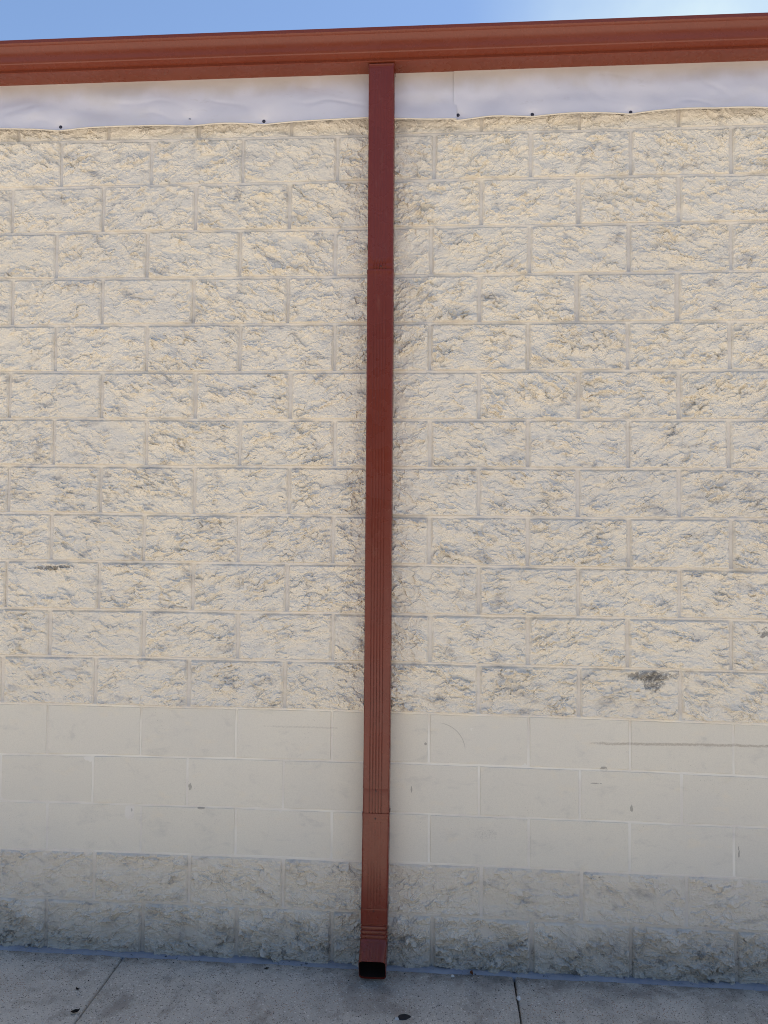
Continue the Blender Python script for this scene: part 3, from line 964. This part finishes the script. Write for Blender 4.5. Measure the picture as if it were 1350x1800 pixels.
# ------------------------------------------------------------------ sealant strip at the foot of the wall
nx = 520
xs = np.linspace(-4, 4, nx)
prof = [(-0.004, 0.010), (-0.018, 0.0095), (-0.030, 0.0075), (-0.041, 0.0035), (-0.048, -0.004), (-0.049, -0.02)]
G = np.zeros((nx, len(prof), 3))
wv = 1 + 0.22 * perlin(xs * 3, xs * 0, 40) + 0.14 * perlin(xs * 17, xs * 0, 41)
hv = 1 + 0.3 * perlin(xs * 4, xs * 0 + 4, 42) + 0.2 * perlin(xs * 23, xs * 0 + 4, 43)
for j, (y, z) in enumerate(prof):
    G[:, j, 0] = xs
    G[:, j, 1] = y * wv * 0.86
    G[:, j, 2] = gz(xs) + (z * hv if z > 0 else z) + 0.0006 * perlin(xs * 60, xs * 0 + j * 3, 44)
idx = np.arange(nx * len(prof)).reshape(nx, len(prof))
q = np.stack([idx[:-1, :-1], idx[:-1, 1:], idx[1:, 1:], idx[1:, :-1]], -1).reshape(-1, 4)
o = obj('sealant_strip', grid_mesh('sealant_strip', G.reshape(-1, 3), q, True), M_SEAL)
tag(o, 'thin blue-grey sealant strip along the joint between wall and sidewalk', 'sealant')


# ------------------------------------------------------------------ small things on the sidewalk
def ground(x, y):
    return float(gz(np.array(x), np.array(y)) + 0.0016 * perlin(np.array([x * 2.3]), np.array([y * 2.3]), 3)[0])


def blob(name, x, y, rx, ry, h, mat, seed, n=18, rings=4):
    bm = bmesh.new()
    L = []
    for r in range(rings):
        f = 1 - r / rings
        row = []
        for i in range(n):
            a = 2 * math.pi * i / n
            k = 1 + 0.10 * math.sin(a * 2 + seed) + 0.07 * math.sin(a * 3 + seed * 2.1) + 0.05 * math.sin(a * 5 + seed)
            row.append(bm.verts.new((rx * k * f * math.cos(a), ry * k * f * math.sin(a), h * math.sqrt(max(0, 1 - f * f)) - (0.002 if r == 0 else 0))))
        L.append(row)
    for a, b_ in zip(L, L[1:]):
        for i in range(n):
            bm.faces.new((a[i], a[(i + 1) % n], b_[(i + 1) % n], b_[i]))
    bm.faces.new(L[-1])
    o = bm_obj(name, bm, mat, None, 50)
    o.location = (x, y, ground(x, y) + 0.001)
    return o


tag(blob('gum_spot', 0.1192, -0.3417, 0.0235, 0.0215, 0.003, M_GUM, 0.4, 24), 'flattened black gum spot stuck on the sidewalk in front of the downspout', 'gum')
tag(blob('pebble', 0.094, -0.357, 0.0085, 0.0075, 0.006, M_PEB, 2.0, 10, 3), 'small white pebble touching the edge of the black gum spot', 'pebble', 'pale pebbles on the sidewalk')
tag(blob('pebble', 0.552, -0.182, 0.009, 0.012, 0.008, M_PEB, 3.3, 10, 3), 'white pebble caught in the right-hand sidewalk joint', 'pebble', 'pale pebbles on the sidewalk')
tag(blob('pebble', 0.302, -0.055, 0.0075, 0.0065, 0.006, M_PEB, 1.3, 10, 3), 'tiny white pebble near the brown leaf by the wall', 'pebble', 'pale pebbles on the sidewalk')


def leaf(name, x, y, ln, wd, curl, rz, lift, mat, tilt=0.0):
    bm = bmesh.new()
    n, m = 9, 5
    L = []
    for i in range(n):
        t = i / (n - 1)
        hw = wd * (math.sin(math.pi * (0.06 + 0.9 * t)) ** 0.8) * 0.5
        row = []
        for j in range(m):
            u = j / (m - 1) * 2 - 1
            row.append(bm.verts.new((ln * (t - 0.5), hw * u * math.cos(curl * u * 0.6), curl * 0.5 * hw * abs(u) + 0.25 * curl * ln * (t - 0.5) ** 2 * 4 + 0.0012 * math.sin(9 * t + 3 * u))))
        L.append(row)
    for a, b_ in zip(L, L[1:]):
        for j in range(m - 1):
            bm.faces.new((a[j], a[j + 1], b_[j + 1], b_[j]))
    bmesh.ops.solidify(bm, geom=bm.faces[:], thickness=0.0006)
    o = bm_obj(name, bm, mat, None, 50)
    o.rotation_euler = (tilt, 0, rz)
    o.location = (x, y, ground(x, y) + lift)
    return o


tag(leaf('leaf', 0.3767, -0.043, 0.030, 0.016, 0.7, 1.45, 0.009, M_LEAF, 0.5), 'small curled brown leaf lying against the foot of the wall', 'leaf')
tag(leaf('leaf_scrap', -1.083, -0.428, 0.030, 0.020, 1.0, 0.6, 0.004, M_SCRAP, 0.2), 'dark leaf scrap lying on the left sidewalk joint nearest the front', 'leaf scrap', 'dark leaf scraps on the sidewalk')
tag(leaf('leaf_scrap', -1.142, -0.285, 0.020, 0.011, 0.8, 2.4, 0.003, M_SCRAP), 'dark leaf scrap left of the left sidewalk joint, closer to the wall', 'leaf scrap', 'dark leaf scraps on the sidewalk')
tag(leaf('leaf_scrap', -0.45, -0.075, 0.022, 0.010, 0.7, 0.4, 0.003, M_SCRAP), 'dark leaf scrap by the sealant strip left of the downspout', 'leaf scrap', 'dark leaf scraps on the sidewalk')

# loose grit: too small and too many to count
bm = bmesh.new()
for i in range(900):
    x = random.uniform(-2.2, 2.2); y = -0.045 - abs(random.gauss(0, 0.24))
    if y < -1.2: continue
    r = random.uniform(0.0010, 0.0028)
    mt = Matrix.Translation((x, y, ground(x, y) + r * 0.4)) @ Matrix.Rotation(random.uniform(0, 3), 4, 'Z') @ Matrix.Diagonal((r, r * random.uniform(0.6, 1), r * 0.7, 1))
    g = bmesh.ops.create_icosphere(bm, subdivisions=1, radius=1, matrix=mt)
    mi = 0 if random.random() < 0.35 else 1
    for v in g['verts']:
        for f in v.link_faces: f.material_index = mi
o = bm_obj('grit', bm, M_SCRAP)
o.data.materials.append(M_PEB)
tag(o, 'loose pale and dark grit scattered over the sidewalk', None, None, 'stuff')
